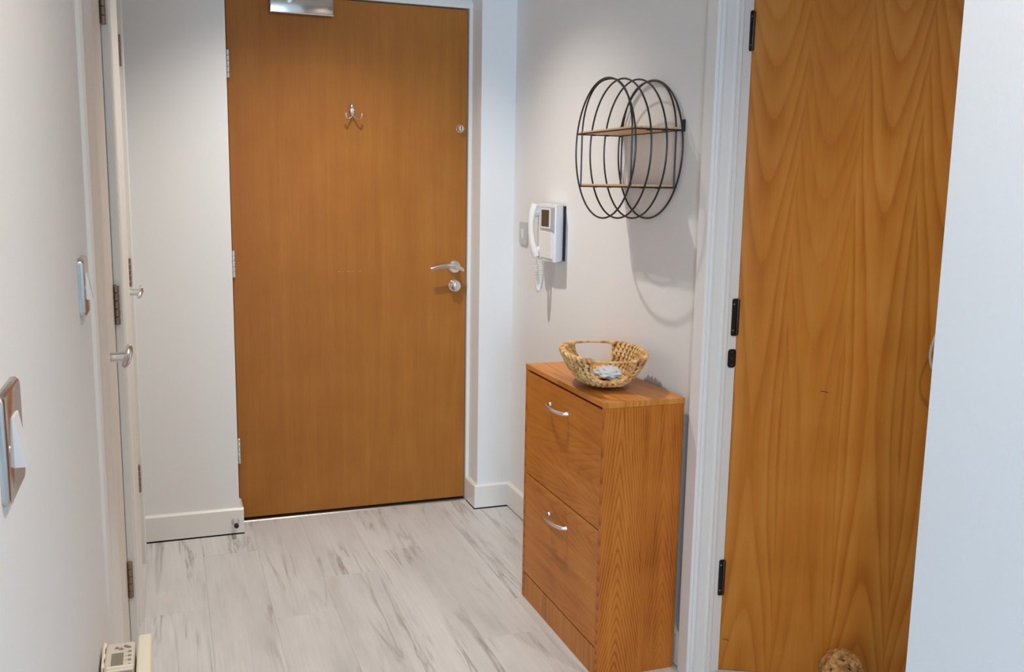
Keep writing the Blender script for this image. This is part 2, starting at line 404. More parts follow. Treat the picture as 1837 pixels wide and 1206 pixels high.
# baseboards: chamfered section
def bb_poly(front, back): return [(back, 0.005), (front, 0.005), (front, BB_H - 0.006), (front + (back - front) * 0.45, BB_H), (back, BB_H)]
fy = YP - BB_T
bb = MB()
bb.prism(bb_poly(fy, YP), 0, -0.118, XN0 + BB_T)                                    # left of the door  (y,z) along x
bb.prism([(XN0 + BB_T, 0.005), (XN0 + BB_T, BB_H - 0.006), (XN0 + BB_T * 0.5, BB_H), (XN0, BB_H), (XN0, 0.005)], 1, YP, YD - 0.016)
struct('baseboard_end', bb, 'gloss', 'white baseboard left of the entrance door')
bb = MB()
bb.prism(bb_poly(fy, YP), 0, XN1 - BB_T, XR)
bb.prism(bb_poly(XN1 - BB_T, XN1), 1, YP, YD - 0.014)
bb.prism(bb_poly(XR - BB_T, XR), 1, 2.14, fy)
struct('baseboard_right', bb, 'gloss', 'white baseboard along the right wall')

# ------------------------------------------------------------------ shared door furniture
def lever_handle(parent, o, U, Wd, mat='chrome', rose_r=0.0265, k=1.0):
    """o on the door face, U towards the lever tip, Wd out of the door"""
    O, U, Wd, Z = Vector(o), Vector(U), Vector(Wd), Vector((0, 0, 1))
    q = lambda u, v, w: O + U * (u * k) + Z * (v * k) + Wd * w
    pts = [q(-0.026, -0.013, 0.043), q(-0.018, -0.007, 0.047), q(0.0, 0.002, 0.05), q(0.022, 0.007, 0.051), q(0.045, 0.008, 0.051), q(0.07, 0.005, 0.05), q(0.092, 0.0, 0.049), q(0.11, -0.005, 0.047)]
    h = obj('door_handle', MB().sweep(pts, [0.005, 0.0075, 0.0095, 0.0095, 0.009, 0.0085, 0.008, 0.0072], [0.0045, 0.006, 0.007, 0.007, 0.0065, 0.006, 0.006, 0.0058], 12, nrm=(0, 0, 1)), mat, parent, True)
    obj('rose', MB().lathe(O, Wd, [(rose_r, 0.0), (rose_r, 0.006), (rose_r - 0.003, 0.0095), (0.011, 0.010)], 28), mat, h, True)
    obj('neck', MB().lathe(O, Wd, [(0.010, 0.008), (0.0095, 0.03), (0.010, 0.047)], 16), mat, h, True)
    return h
def knuckle_hinge(parent, c, z0, z1, mat, r=0.0065, leafdir=None, leafw=0.012):
    """vertical barrel of five knuckles with a strip of leaf beside it"""
    mb = MB(); n = 5; d = (z1 - z0) / n
    for k in range(n): mb.lathe((c[0], c[1], z0 + k * d), (0, 0, 1), [(r * 0.86, 0.0004), (r, 0.0015), (r, d - 0.0015), (r * 0.86, d - 0.0004)], 12)
    h = obj('hinge', mb, mat, parent, True)
    if leafdir:
        L = Vector(leafdir); a = Vector(c); mb = MB()
        lo_, hi_ = a, a + L * leafw
        t = 0.0012
        mb.box(min(lo_.x, hi_.x) - (t if abs(L.x) < .5 else 0), max(lo_.x, hi_.x) + (t if abs(L.x) < .5 else 0), min(lo_.y, hi_.y) - (t if abs(L.y) < .5 else 0), max(lo_.y, hi_.y) + (t if abs(L.y) < .5 else 0), z0 + 0.001, z1 - 0.001)
        obj('hinge_leaf', mb, mat, h)
    return h

# ------------------------------------------------------------------ door_1: entrance door
DX0, DX1, DZ0, DZ1 = 0.234, 1.148, 0.012, 1.993
d1 = thing('door_1', (DX0, YD, 0), 'large flat orange-brown wooden entrance door', None, None, 'structure')
rr = 0.012
poly = [(DX0, DZ0), (DX1, DZ0), (DX1, DZ1 - rr)] + arc(DX1 - rr, DZ1 - rr, rr, 0, PI / 2, 5)[1:] + [(DX0, DZ1)]
obj('door_leaf', MB().prism(poly, 1, YD, YD + 0.044), 'door1', d1)
for z0, z1 in ((1.687, 1.787), (0.958, 1.060), (0.235, 0.335)): knuckle_hinge(d1, (DX0 + 0.003, YD - 0.007, 0), z0, z1, 'satin', 0.0068)
lever_handle(d1, (1.1, YD, 0.9875), (-1, 0, 0), (0, -1, 0))
k = obj('lock_thumbturn', MB().lathe((1.098, YD, 0.911), (0, -1, 0), [(0.0225, 0), (0.0225, 0.004), (0.0185, 0.007), (0.016, 0.008), (0.016, 0.014), (0.0215, 0.017), (0.0222, 0.026), (0.019, 0.029), (0.009, 0.030)], 28), 'chrome', d1, True)
obj('turn_grip', MB().box(1.0935, 1.1005, YD - 0.034, YD - 0.028, 0.899, 0.923, 0.0025, 2), 'chrome', k, True)
k = obj('night_latch', MB().lathe((1.1195, YD, 1.5374), (0, -1, 0), [(0.0165, 0), (0.0165, 0.004), (0.014, 0.006), (0.0135, 0.016), (0.0115, 0.019), (0.006, 0.0195)], 24), 'chrome', d1, True)
obj('latch_slot', MB().box(1.1175, 1.1208, YD - 0.0215, YD - 0.017, 1.5274, 1.5474, 0.001), 'darkmetal', k)
sc = MB()     # faint scuff where something rubbed, as in the photograph
for i in range(7):
    x = 0.612 + i * 0.017 + random.uniform(-.003, .003); sc.box(x, x + random.uniform(.004, .012), YD - 0.0002, YD + .0005, 0.9745 + random.uniform(-.001, .001), 0.9757 + random.uniform(-.001, .001))
obj('scuff_mark', sc, plain('scuff_pale', lin(205, 158, 92), 0.6), d1)

# frame (both jambs and head) and threshold
fr = MB()
for a, b in ((XN0 + 0.0005, DX0 - 0.003), (DX1 + 0.004, XN1 - 0.0005)): fr.box(a, b, YD - 0.012, YD + 0.045, 0, DZ1 + 0.0048)
fr.box(XN0 + 0.0005, XN1 - 0.0005, YD - 0.0125, YD + 0.045, DZ1 + 0.005, 2.021)
fr.box(XN0 + 0.0005, XN1 - 0.0005, YD + 0.046, YD + 0.062, 0, 2.018)
t1 = struct('trim_1', fr, 'gloss', 'narrow white frame of the entrance door')
th = MB().prism([(3.684, 0.0), (3.688, 0.004), (3.697, 0.005), (YD + 0.03, 0.005), (YD + 0.03, -0.01), (3.684, -0.01)], 0, XN0 + 0.016, XN1 - 0.016)
struct('trim_2', th, metal('dark_threshold_steel', (0.28, 0.26, 0.24), 0.4), 'metal threshold strip under the entrance door')  # steel tone darkened evenly to tame its white reflection

# door closer, coat hook
dc = thing('door_closer', (0.499, YD, 1.955), 'polished silver door closer box at the top of the entrance door', 'door closer')
obj('cover', MB().box(0.386, 0.612, YD - 0.058, YD - 0.001, 1.9235, 1.984, 0.002, 2), 'closer', dc, True)
obj('cover_edge', MB().box(0.3845, 0.6135, YD - 0.0605, YD - 0.0575, 1.9215, 1.925, 0.0006), 'satin', dc)
obj('spindle', MB().lathe((0.47, YD - 0.03, 1.98), (0, 0, 1), [(0.011, 0), (0.011, 0.012), (0.006, 0.016)], 16), 'satin', dc, True)
obj('arm', MB().sweep([(0.47, YD - 0.03, 1.994), (0.462, YD - 0.20, 1.996)], 0.004, 0.011, 8, nrm=(0, 0, 1)).sweep([(0.462, YD - 0.20, 2.003), (0.60, YD - 0.02, 2.006)], 0.004, 0.010, 8, nrm=(0, 0, 1)), 'satin', dc, True)

hk = thing('coat_hook', (0.688, YD, 1.56), 'small chrome double coat hook on the entrance door', 'coat hook')
pts = [(0.688, YD - 0.004, 1.616), (0.687, YD - 0.008, 1.607), (0.687, YD - 0.009, 1.594), (0.688, YD - 0.008, 1.582), (0.6885, YD - 0.006, 1.572)]
obj('hook_plate', MB().sweep(pts, [0.003, 0.0085, 0.0105, 0.0085, 0.005], [0.003, 0.006, 0.007, 0.006, 0.005], 14, nrm=(1, 0, 0)), 'chrome', hk, True)
obj('screw', MB().lathe((0.692, YD - 0.013, 1.592), (0, -1, 0), [(0.004, 0), (0.0035, 0.003), (0.001, 0.0038)], 12), 'chrome', hk, True)
for s in (-1, 1):
    pts = [(0.6885, YD - 0.007, 1.572), (0.6885 + s * 0.010, YD - 0.016, 1.563), (0.6885 + s * 0.019, YD - 0.026, 1.5575), (0.6885 + s * 0.026, YD - 0.034, 1.560), (0.6885 + s * 0.030, YD - 0.038, 1.569), (0.6885 + s * 0.0305, YD - 0.038, 1.578)]
    obj('prong', MB().sweep(pts, [0.004, 0.0034, 0.003, 0.003, 0.0032, 0.0036], None, 10), 'chrome', hk, True)

# door stop on the baseboard
ds = thing('door_stop', (0.208, fy, 0.05), 'grey door stop with black rubber tip on the left baseboard', 'door stop')
obj('base', MB().lathe((0.207, fy, 0.053), (0, -1, 0), [(0.0145, 0), (0.0145, 0.003), (0.010, 0.008), (0.0085, 0.012)], 20), 'clear', ds, True)
obj('stem', MB().lathe((0.207, fy, 0.053), (0, -1, 0), [(0.0088, 0.01), (0.0075, 0.048)], 16), 'clear', ds, True)
obj('rubber_tip', MB().lathe((0.207, fy, 0.053), (0, -1, 0), [(0.0078, 0.046), (0.0083, 0.049), (0.0083, 0.06), (0.0065, 0.063), (0.002, 0.0635)], 16), 'rubber', ds, True)

# ------------------------------------------------------------------ left side doors
def arch_profile(far, near, xw, xf):
    """architrave section in (x,y): moulded towards 'far' (outer edge), square at the opening"""
    d = near - far
    return [(xw - 0.004, far), (xw + 0.006, far), (xw + 0.010, far + d * 0.06), (xw + 0.012, far + d * 0.25), (xf - 0.003, far + d * 0.45), (xf, far + d * 0.62), (xf, near - (0.003 if d > 0 else -0.003)), (xf - 0.003, near), (xw - 0.004, near)]
XF = -0.103
def left_door(name, tname, ya, yb, hy, label, tlabel, outer_a, outer_b, hz, handle_y):
    tr = MB().prism(arch_profile(outer_a, ya, XL, XF), 2, 0, 2.03).prism(arch_profile(outer_b, yb, XL, XF), 2, 0, 2.03)
    tr.box(XL - 0.004, XF, outer_a, outer_b, 2.02, 2.09, 0.002)
    tr.box(XL - 0.05, XL - 0.001, ya - 0.004, ya + 0.012, 0, 2.02).box(XL - 0.05, XL - 0.001, yb - 0.012, yb + 0.004, 0, 2.02)
    struct(tname, tr, 'gloss', tlabel)
    d = thing(name, (XL, (ya + yb) / 2, 0), label, None, None, 'structure')
    obj('door_leaf', MB().box(XL - 0.045, XL - 0.002, ya + 0.015, yb - 0.014, 0.008, 2.0, 0.0015), 'leafpaint', d)
    for z0, z1 in hz: knuckle_hinge(d, (XL + 0.0055, hy, 0), z0, z1, 'bronze', 0.0068)
    lever_handle(d, (XL - 0.002, handle_y, 0.9885), (0, 1, 0), (1, 0, 0))
    return d
left_door('door_2', 'trim_3', 1.836, 2.478, 2.466, 'white cupboard door nearest on the left wall', 'white frame of the nearer cupboard door', 1.715, 2.56, ((1.670, 1.770), (0.968, 1.066), (0.266, 0.362)), 1.893)
left_door('door_3', 'trim_4', 2.945, 3.362, 3.346, 'white cupboard door next to the end wall', 'white frame of the farther cupboard door', 2.87, 3.50, ((1.6705, 1.769), (0.9685, 1.062), (0.2646, 0.361)), 2.99)

# chrome light switches on the left wall
def switch_plate(name, label, y0, y1, z0, z1, t, rocker=True):
    s = thing(name, (XL, (y0 + y1) / 2, z0), label, 'light switch')
    r = 0.008
    P = arc(y1 - r, z1 - r, r, 0, PI / 2, 5) + arc(y0 + r, z1 - r, r, PI / 2, PI, 5) + arc(y0 + r, z0 + r, r, PI, 1.5 * PI, 5) + arc(y1 - r, z0 + r, r, 1.5 * PI, 2 * PI, 5)
    Q = [((y - (y0 + y1) / 2) * 0.95 + (y0 + y1) / 2, (z - (z0 + z1) / 2) * 0.95 + (z0 + z1) / 2) for y, z in P]
    n = len(P); V = [(XL, y, z) for y, z in P] + [(XL + t * 0.6, y, z) for y, z in P] + [(XL + t, y, z) for y, z in Q]
    Fc = [tuple(range(n))[::-1], tuple(range(2 * n, 3 * n))] + [(a * n + i, a * n + (i + 1) % n, (a + 1) * n + (i + 1) % n, (a + 1) * n + i) for a in (0, 1) for i in range(n)]
    obj('plate', MB().add(V, Fc), 'switch', s, True, ang=50)
    ym, zm = (y0 + y1) / 2, (z0 + z1) / 2
    rk = obj('rocker', MB().prism([(XL + t - 0.001, zm - 0.02), (XL + t + 0.008, zm - 0.02), (XL + t + 0.0015, zm + 0.02), (XL + t - 0.001, zm + 0.02)], 1, ym - 0.012, ym + 0.012), 'plastic2', s)
    for dy in (-0.03, 0.03): obj('screw', MB().lathe((XL + t - 0.001, ym + dy, zm), (1, 0, 0), [(0.0035, 0), (0.003, 0.0018), (0.001, 0.002)], 12), 'satin', s, True)
    return s
switch_plate('light_switch', 'large near chrome light switch at the left edge of the picture', 0.764, 0.850, 1.0735, 1.1595, 0.006)
switch_plate('light_switch', 'chrome light switch beside the nearer cupboard door frame', 1.507, 1.593, 1.1162, 1.2022, 0.0085)

# ------------------------------------------------------------------ panel heater, bottom left
HX0, HX1, HZ = -0.1185, -0.0453, 0.58
ht = thing('panel_heater', (XL, 1.2, 0.12), 'cream wall heater with a small control panel at bottom left', 'heater')
P = [(0.80, 0.12), (1.577, 0.12)] + arc(1.577 - 0.006, HZ - 0.006, 0.006, 0, PI / 2, 4) + [(0.80, HZ)]
fp = MB().box(-0.0675, HX1, 0.80, 1.579, 0.12, HZ, 0.005, 3); obj('front_panel', fp, 'cream', ht, True)
obj('body', MB().box(HX0, -0.0705, 0.84, 1.568, 0.14, HZ - 0.028, 0.003), 'heatgrey', ht)
for i in range(9): obj('grille_slat', MB().box(HX0 + 0.004, -0.074, 0.87 + i * 0.062, 0.905 + i * 0.062, HZ - 0.029, HZ - 0.021, 0.001), 'heatgrey', ht)
cu = obj('control_unit', MB().box(HX0 + 0.004, -0.0705, 1.478, 1.566, HZ - 0.03, HZ - 0.004, 0.004, 3), 'creamdim', ht, True)
cz = HZ - 0.004
fx = lambda a: HX0 + 0.006 + a * (-0.0715 - HX0 - 0.006); fyc = lambda b: 1.480 + b * 0.084
obj('front_lip', MB().box(fx(0.05), fx(0.98), fyc(0.0), fyc(0.05), cz - 0.001, cz + 0.0015, 0.0006).box(fx(0.05), fx(0.98), fyc(-.07), fyc(-0.03), cz - 0.004, cz - 0.001, 0.0006), 'cream', cu)
obj('display', MB().box(fx(0.19), fx(0.62), fyc(0.10), fyc(0.58), cz - 0.002, cz + 0.0006), 'lcd', cu)
for a, b in ((0.84, 0.60), (0.84, 0.43), (0.84, 0.26)):
    obj('button', MB().lathe((fx(a), fyc(b), cz - 0.001), (0, 0, 1), [(0.0028, 0), (0.0026, 0.0022), (0.0015, 0.0026)], 14), 'button', cu, True)
    obj('indicator_dot', MB().lathe((fx(a - 0.13), fyc(b), cz - 0.001), (0, 0, 1), [(0.001, 0), (0.0009, 0.0016)], 8), 'button', cu)
for a, b, s in ((0.36, 0.80, 1), (0.52, 0.74, -1)):
    x, y = fx(a), fyc(b); d = 0.0035
    obj('arrow_button', MB().prism([(x - d, y - 0.003), (x + d, y - 0.003), (x, y + 0.004)], 2, cz - 0.001, cz + 0.0016), 'button', cu)
x, y = fx(0.74), fyc(0.79)
obj('mode_button', MB().prism([(x - 0.006, y + 0.004), (x - 0.003, y + 0.007), (x + 0.006, y - 0.002), (x + 0.003, y - 0.005)], 2, cz - 0.001, cz + 0.0016), 'button', cu)
obj('indicator_dot', MB().lathe((fx(0.84), fyc(0.1), cz - 0.001), (0, 0, 1), [(0.0012, 0), (0.001, 0.0014)], 8), 'blackplastic', cu)
lid = MB().box(HX0 + 0.0005, HX0 + 0.0035, 1.482, 1.565, cz - 0.012, cz + 0.004, 0.0008)
for a in (0.02, 0.40, 0.84): lid.lathe((HX0 + 0.003, fyc(a), cz + 0.002), (0, 1, 0), [(0.0022, 0), (0.0025, 0.001), (0.0025, 0.012), (0.0022, 0.013)], 10)
obj('flap_hinge', lid, 'cream', cu, True)

# ------------------------------------------------------------------ door_4 in the alcove and its frame
LX0 = 1.397; LX1 = 2.159; YL = YF + 0.016
tr = MB()
prof = [(1.287, YF + 0.05), (1.287, YF + 0.004), (1.289, YF + 0.001), (1.2935, YF), (1.2965, YF + 0.001), (1.2985, YF + 0.005), (1.3005, YF + 0.0065), (1.304, YF + 0.003), (1.3065, YF - 0.001), (1.3095, YF + 0.003), (1.315, YF + 0.004),
        (1.338, YF + 0.004), (1.342, YF + 0.003), (1.3445, YF - 0.001), (1.3475, YF + 0.003), (1.352, YF + 0.0035), (1.3605, YF + 0.003), (1.3635, YF + 0.006), (1.3635, YF + 0.05)]
tr.prism(prof, 2, 0, 2.10)
tr.box(1.3635, LX0 - 0.003, YF + 0.012, YF + 0.10, 0, 2.03)                     # lining edge beside the leaf
tr.box(1.3635, 2.20, YF + 0.012, YF + 0.10, 2.008, 2.04).box(LX1 + 0.003, 2.20, YF + 0.012, YF + 0.1, 0, 2.03)
tr.box(1.364, 2.27, YF, YF + 0.02, 2.03, 2.105, 0.003).box(2.19, 2.265, YF, YF + 0.02, 0, 2.03, 0.003)
tr.box(1.3635, 2.20, YL + 0.05, YF + 0.1, 2.0, 2.03)
struct('trim_5', tr, 'gloss2', 'white moulded frame of the side door beside the shoe cabinet')
d4 = thing('door_4', (LX0, YL, 0), 'orange wooden side door with arched grain standing ajar at the right', None, None, 'structure')
AJAR = math.radians(27)          # the leaf stands open towards the hall
def swing(o):                    # turn a part of the leaf about the hinge line (the root's origin)
    o.matrix_local = Matrix.Rotation(-AJAR, 4, 'Z') @ o.matrix_local
    return o
def leafpt(s_, out, z): return Vector((LX0 + s_ * math.cos(AJAR) - out * math.sin(AJAR), YL - s_ * math.sin(AJAR) - out * math.cos(AJAR), z))
swing(obj('door_leaf', MB().box(LX0, LX1, YL, YL + 0.04, 0.0015, 2.004, 0.001), 'door4', d4))
def round_plate(x0, x1, z0, z1, y, t, r):
    P = arc(x1 - r, z1 - r, r, 0, PI / 2, 4) + arc(x0 + r, z1 - r, r, PI / 2, PI, 4) + arc(x0 + r, z0 + r, r, PI, 1.5 * PI, 4) + arc(x1 - r, z0 + r, r, 1.5 * PI, 2 * PI, 4)
    return MB().prism(P, 1, y - t, y)
for z0, z1, xs in ((1.6586, 1.757, 0.002), (0.9396, 1.0377, -0.006), (0.2216, 0.3239, -0.0035)):
    x0 = LX0 - 0.0145 + xs
    h = obj('hinge', round_plate(x0, LX0 - 0.0015, z0, z1, YF + 0.0125, 0.003, 0.005), 'darkmetal', d4)
    obj('knuckle', MB().lathe((LX0 - 0.004, YF + 0.009, z0 + 0.002), (0, 0, 1), [(0.0035, 0), (0.0045, 0.002), (0.0045, z1 - z0 - 0.006), (0.0035, z1 - z0 - 0.004)], 12), 'darkmetal', h, True)
    for q in (0.15, 0.85): obj('screw', MB().lathe((x0 + 0.005, YF + 0.0098, z0 + q * (z1 - z0)), (0, -1, 0), [(0.0024, 0), (0.0018, 0.0012)], 10), 'satin', h, True)
cp = obj('closer_plate', round_plate(LX0 - 0.0255, LX0 - 0.002, 0.8555, 0.9044, YF + 0.0125, 0.003, 0.008), 'darkmetal', d4)
for q in (0.15, 0.5, 0.85): obj('screw', MB().lathe((LX0 - 0.014, YF + 0.0098, 0.8555 + q * 0.049), (0, -1, 0), [(0.0014, 0), (0.001, 0.0008)], 10), 'satin', cp, True)
swing(lever_handle(d4, (LX0 + 0.69, YL, 0.9885), (-1, 0, 0), (0, -1, 0), 'satin'))
nk = MB()     # small dents in the veneer
for x, z, l in ((1.4035, 0.0915, 0.018), (1.62, 0.8, 0.02)): nk.sweep([(x, YL - 0.0002, z), (x + l * 0.6, YL - 0.0002, z - 0.001), (x + l, YL - 0.0002, z - 0.004)], 0.0008, 0.0003, 6, nrm=(0, 0, 1))
swing(obj('dent', nk, plain('dent_dark', (0.03, 0.012, 0.004), 0.8), d4))

# cord loop hanging from that door's hidden handle
pts = []
for i in range(41):
    a = 2 * PI * i / 40; pts.append(leafpt(0.540 + 0.064 * math.sin(a) * (1 - 0.25 * math.cos(a)), 0.047, 0.936 + 0.088 * math.cos(a)))
tag(obj('hanging_cord', MB().sweep(pts[:-1], 0.0032, None, 8, closed=True), 'palecord', None, True), 'thin pale cord loop showing at the edge of the near wall', 'cord')

# rope knot door stop on the floor
KC = Vector((1.641, 1.898, 0.060)); KR = 0.055
rk = thing('rope_doorstop', (KC.x, KC.y, 0), 'brown jute rope knot door stop against the side door', 'door stop')
def strand_ring(mb, ax, off, rad, ro, n=30):
    ax = Vector(ax).normalized(); h = Vector((0, 0, 1)) if abs(ax.z) < .9 else Vector((1, 0, 0))
    u = (h - ax * h.dot(ax)).normalized(); v = ax.cross(u)
    for s in range(3):
        pts = []
        for i in range(n):
            a = 2 * PI * i / n; tw = a * 7 + s * 2 * PI / 3
            rr_ = rad + 0.4 * ro * math.cos(tw); oo = off + 0.4 * ro * math.sin(tw)
            pts.append(KC + ax * oo + (u * math.cos(a) + v * math.sin(a)) * rr_)
        mb.sweep(pts, ro * 0.62, None, 6, closed=True)
mb = MB()
for ax, rr_ in (((1, 0.2, 0.15), KR), ((0.1, 1, 0.2), KR * 1.0), ((0.15, -0.2, 1), KR * 0.98)):
    for off in (-0.024, 0.0, 0.024): strand_ring(mb, ax, off, math.sqrt(max(1e-4, rr_ ** 2 - off ** 2)) - 0.006, 0.011)
obj('knot', mb, 'jute', rk, True, ang=80)
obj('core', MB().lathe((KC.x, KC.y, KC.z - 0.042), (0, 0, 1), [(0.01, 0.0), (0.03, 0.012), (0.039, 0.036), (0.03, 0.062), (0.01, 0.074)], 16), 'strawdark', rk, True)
lp = MB()
for s in range(3):
    pts = []
    for i in range(41):
        a = PI * i / 40 * 1.0; tw = a * 8 + s * 2 * PI / 3
        c = Vector((KC.x - 0.012 - 0.030 * math.cos(a), KC.y - 0.01, KC.z + 0.028 + 0.03 * math.sin(a)))
        rad = Vector((-math.cos(a), 0, math.sin(a))); pts.append(c + rad * (0.0042 * math.cos(tw)) + Vector((0, 1, 0)) * (0.0042 * math.sin(tw)))
    lp.sweep(pts, 0.0062, None, 6)
obj('rope_loop', lp, 'jute', rk, True, ang=80)

# ------------------------------------------------------------------ shoe cabinet
CX0, CX1, CY0, CY1, CZ = 1.0487, 1.283, 2.1592, 2.7313, 0.7673
cb = thing('shoe_cabinet', (CX0, CY0, 0), 'oak-effect shoe cabinet with two flap doors on the right wall', 'cabinet')
T = 0.0155
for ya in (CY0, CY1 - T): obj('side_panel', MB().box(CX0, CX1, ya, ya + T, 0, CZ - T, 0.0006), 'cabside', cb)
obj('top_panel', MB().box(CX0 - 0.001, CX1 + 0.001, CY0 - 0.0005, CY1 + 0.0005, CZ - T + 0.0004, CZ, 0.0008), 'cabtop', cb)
obj('back_panel', MB().box(CX1 - 0.006, CX1 - 0.001, CY0 + T, CY1 - T, 0.02, CZ - T), 'mdf', cb)
obj('inner_frame', MB().box(CX0 + 0.02, CX1 - 0.007, CY0 + T + .0005, CY1 - T - .0005, 0.03, 0.045).box(CX0 + 0.02, CX0 + 0.03, CY0 + T + .0005, CY1 - T - .0005, 0.045, CZ - T - .001), 'dark', cb)
ya, yb = CY0 + T + 0.001, CY1 - T - 0.001
obj('plinth', MB().box(CX0 + 0.0005, CX0 + 0.016, ya, yb, 0.0, 0.0828, 0.0006), 'cabplinth', cb)
def bow_handle(parent, y, z):
    pts = []
    for i in range(13):
        a = PI * i / 12; pts.append((CX0 - 0.028 * math.sin(a) ** 0.75, y + 0.064 * math.cos(a), z + 0.002 * math.sin(a)))
    h = obj('handle', MB().sweep(pts, [0.0052] * 13, [0.0042] * 13, 10, nrm=(0, 0, 1)), 'satin', parent, True)
    for s in (-1, 1): obj('foot', MB().lathe((CX0, y + s * 0.064, z), (-1, 0, 0), [(0.0068, 0), (0.0062, 0.004), (0.005, 0.006)], 14), 'satin', h, True)
for z0, z1, hy, hz in ((0.4205, 0.7455, 2.462, 0.682), (0.0872, 0.4165, 2.450, 0.348)):
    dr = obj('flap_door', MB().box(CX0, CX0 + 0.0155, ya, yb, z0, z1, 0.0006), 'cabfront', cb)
    bow_handle(dr, hy, hz)
for y_, z_ in ((CX0 + 0.012, 0.03), (CX0 + 0.175, 0.055)):
    obj('screw_cap', MB().lathe((y_, CY0, z_), (0, -1, 0), [(0.0045, 0), (0.004, 0.0008), (0.001, 0.001)], 14), 'cabside', cb, True)

# ------------------------------------------------------------------ seagrass basket
BC = Vector((1.141, 2.372, CZ + 0.0045)); BA = 0.170; BB = 0.114; BH = 0.088
ux = Vector((0.239, 0.971, 0)).normalized(); uy = Vector((0.971, -0.239, 0))
bk = thing('woven_basket', tuple(BC), 'oval woven seagrass basket with two cut-out handles on the shoe cabinet', 'basket')
def bowl(th, t, off=0.0):
    """th angle (0 along the handle axis), t height 0..1.04"""
    s = 0.30 + 0.70 * (max(t, 0.0) ** 0.47) + off / 0.14
    n = 2.25
    c, d = math.cos(th), math.sin(th)
    rad = 1.0 / (abs(c) ** n + abs(d) ** n) ** (1 / n)
    return BC + ux * (BA * s * rad * c) + uy * (BB * s * rad * d) + Vector((0, 0, 0.004 + BH * t))
HW = 0.50      # half angle of the cut-outs in th-like units
def in_hole(th, t, grow=0.0):
    a = min(abs((th + PI) % (2 * PI) - PI), abs((th) % (2 * PI) - PI))
    p = bowl(th, t) - BC; side = abs(p.dot(uy))
    wmax = 0.057 * (1 - ((0.93 - t) / 0.69) ** 2.6) ** (1 / 2.6) if 0.24 < t <= 0.93 else (0.057 if t > 0.93 else 0)
    return a < 1.1 and side < wmax + grow and 0.24 - grow * 4 < t < 1.5
# core shell with the openings left out
NT_, NZ = 120, 18; mb = MB(); idx = {}
for layer, off in ((0, 0.0), (1, -0.005)):
    for i in range(NT_):
        for j in range(NZ + 1):
            idx[(layer, i, j)] = len(mb.v); mb.v.append(tuple(bowl(2 * PI * i / NT_, j / NZ, off)))
for i in range(NT_):
    i2 = (i + 1) % NT_
    for j in range(NZ):
        if in_hole(2 * PI * (i + .5) / NT_, (j + .5) / NZ, 0.004): continue
        mb.f.append((idx[(0, i, j)], idx[(0, i2, j)], idx[(0, i2, j + 1)], idx[(0, i, j + 1)]))
        mb.f.append((idx[(1, i, j)], idx[(1, i, j + 1)], idx[(1, i2, j + 1)], idx[(1, i2, j)]))
for layer in (0, 1): mb.f.append(tuple(idx[(layer, i, 0)] for i in range(NT_)))
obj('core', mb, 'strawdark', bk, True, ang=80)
def lump(mb, p, d, nrm, L, wd, hg):
    """a plump twisted blade of seagrass"""
    d = d.normalized(); nn = (nrm - d * nrm.dot(d)).normalized(); s = d.cross(nn)
    pts = [p - d * (L * .5), p - d * (L * .28) + nn * (hg * .35), p + nn * (hg * .5), p + d * (L * .28) + nn * (hg * .35), p + d * (L * .5)]
    mb.sweep(pts, [hg * .25, hg * .8, hg, hg * .8, hg * .25], [wd * .3, wd * .85, wd, wd * .8, wd * .25], 6, nrm=tuple(nn))
ROWS = 8
for side, nm in ((1, 'outer_weave'), (-1, 'inner_weave')):
    mb = MB()
    for r in range(ROWS):
        t = 0.02 + 0.93 * r / (ROWS - 1) if side > 0 else 0.06 + 0.89 * r / (ROWS - 1)
        per = sum((bowl(2 * PI * (i + 1) / 40, t) - bowl(2 * PI * i / 40, t)).length for i in range(40))
        n = int(per / 0.0185)
        for k in range(n):
            th = 2 * PI * (k + 0.5 * (r % 2)) / n
            # spread evenly along the perimeter rather than the angle
            for half in (0, 1):
                tt = t + (0.03 if half else -0.03)
                if in_hole(th, tt, 0.007): continue
                p = bowl(th, tt, 0.002 * side - (0.005 if side < 0 else 0)); tan = bowl(th + 0.02, tt) - bowl(th - 0.02, tt); upv = bowl(th, tt + 0.04) - bowl(th, tt - 0.04)
                nrm = tan.cross(upv).normalized() * side
                if nrm.dot(p - BC) * side < 0 and abs(nrm.z) < 0.9: nrm = -nrm
                d = tan.normalized() * 0.8 + upv.normalized() * (0.62 if half else -0.62) + Vector((random.uniform(-.12, .12), random.uniform(-.12, .12), random.uniform(-.12, .12)))
                lump(mb, p, d, nrm, 0.0215 * random.uniform(.85, 1.15), 0.0052 * random.uniform(.8, 1.15), 0.0042)
    tag(obj(nm, mb, 'straw', bk, True, ang=80), None, None, None, 'stuff')
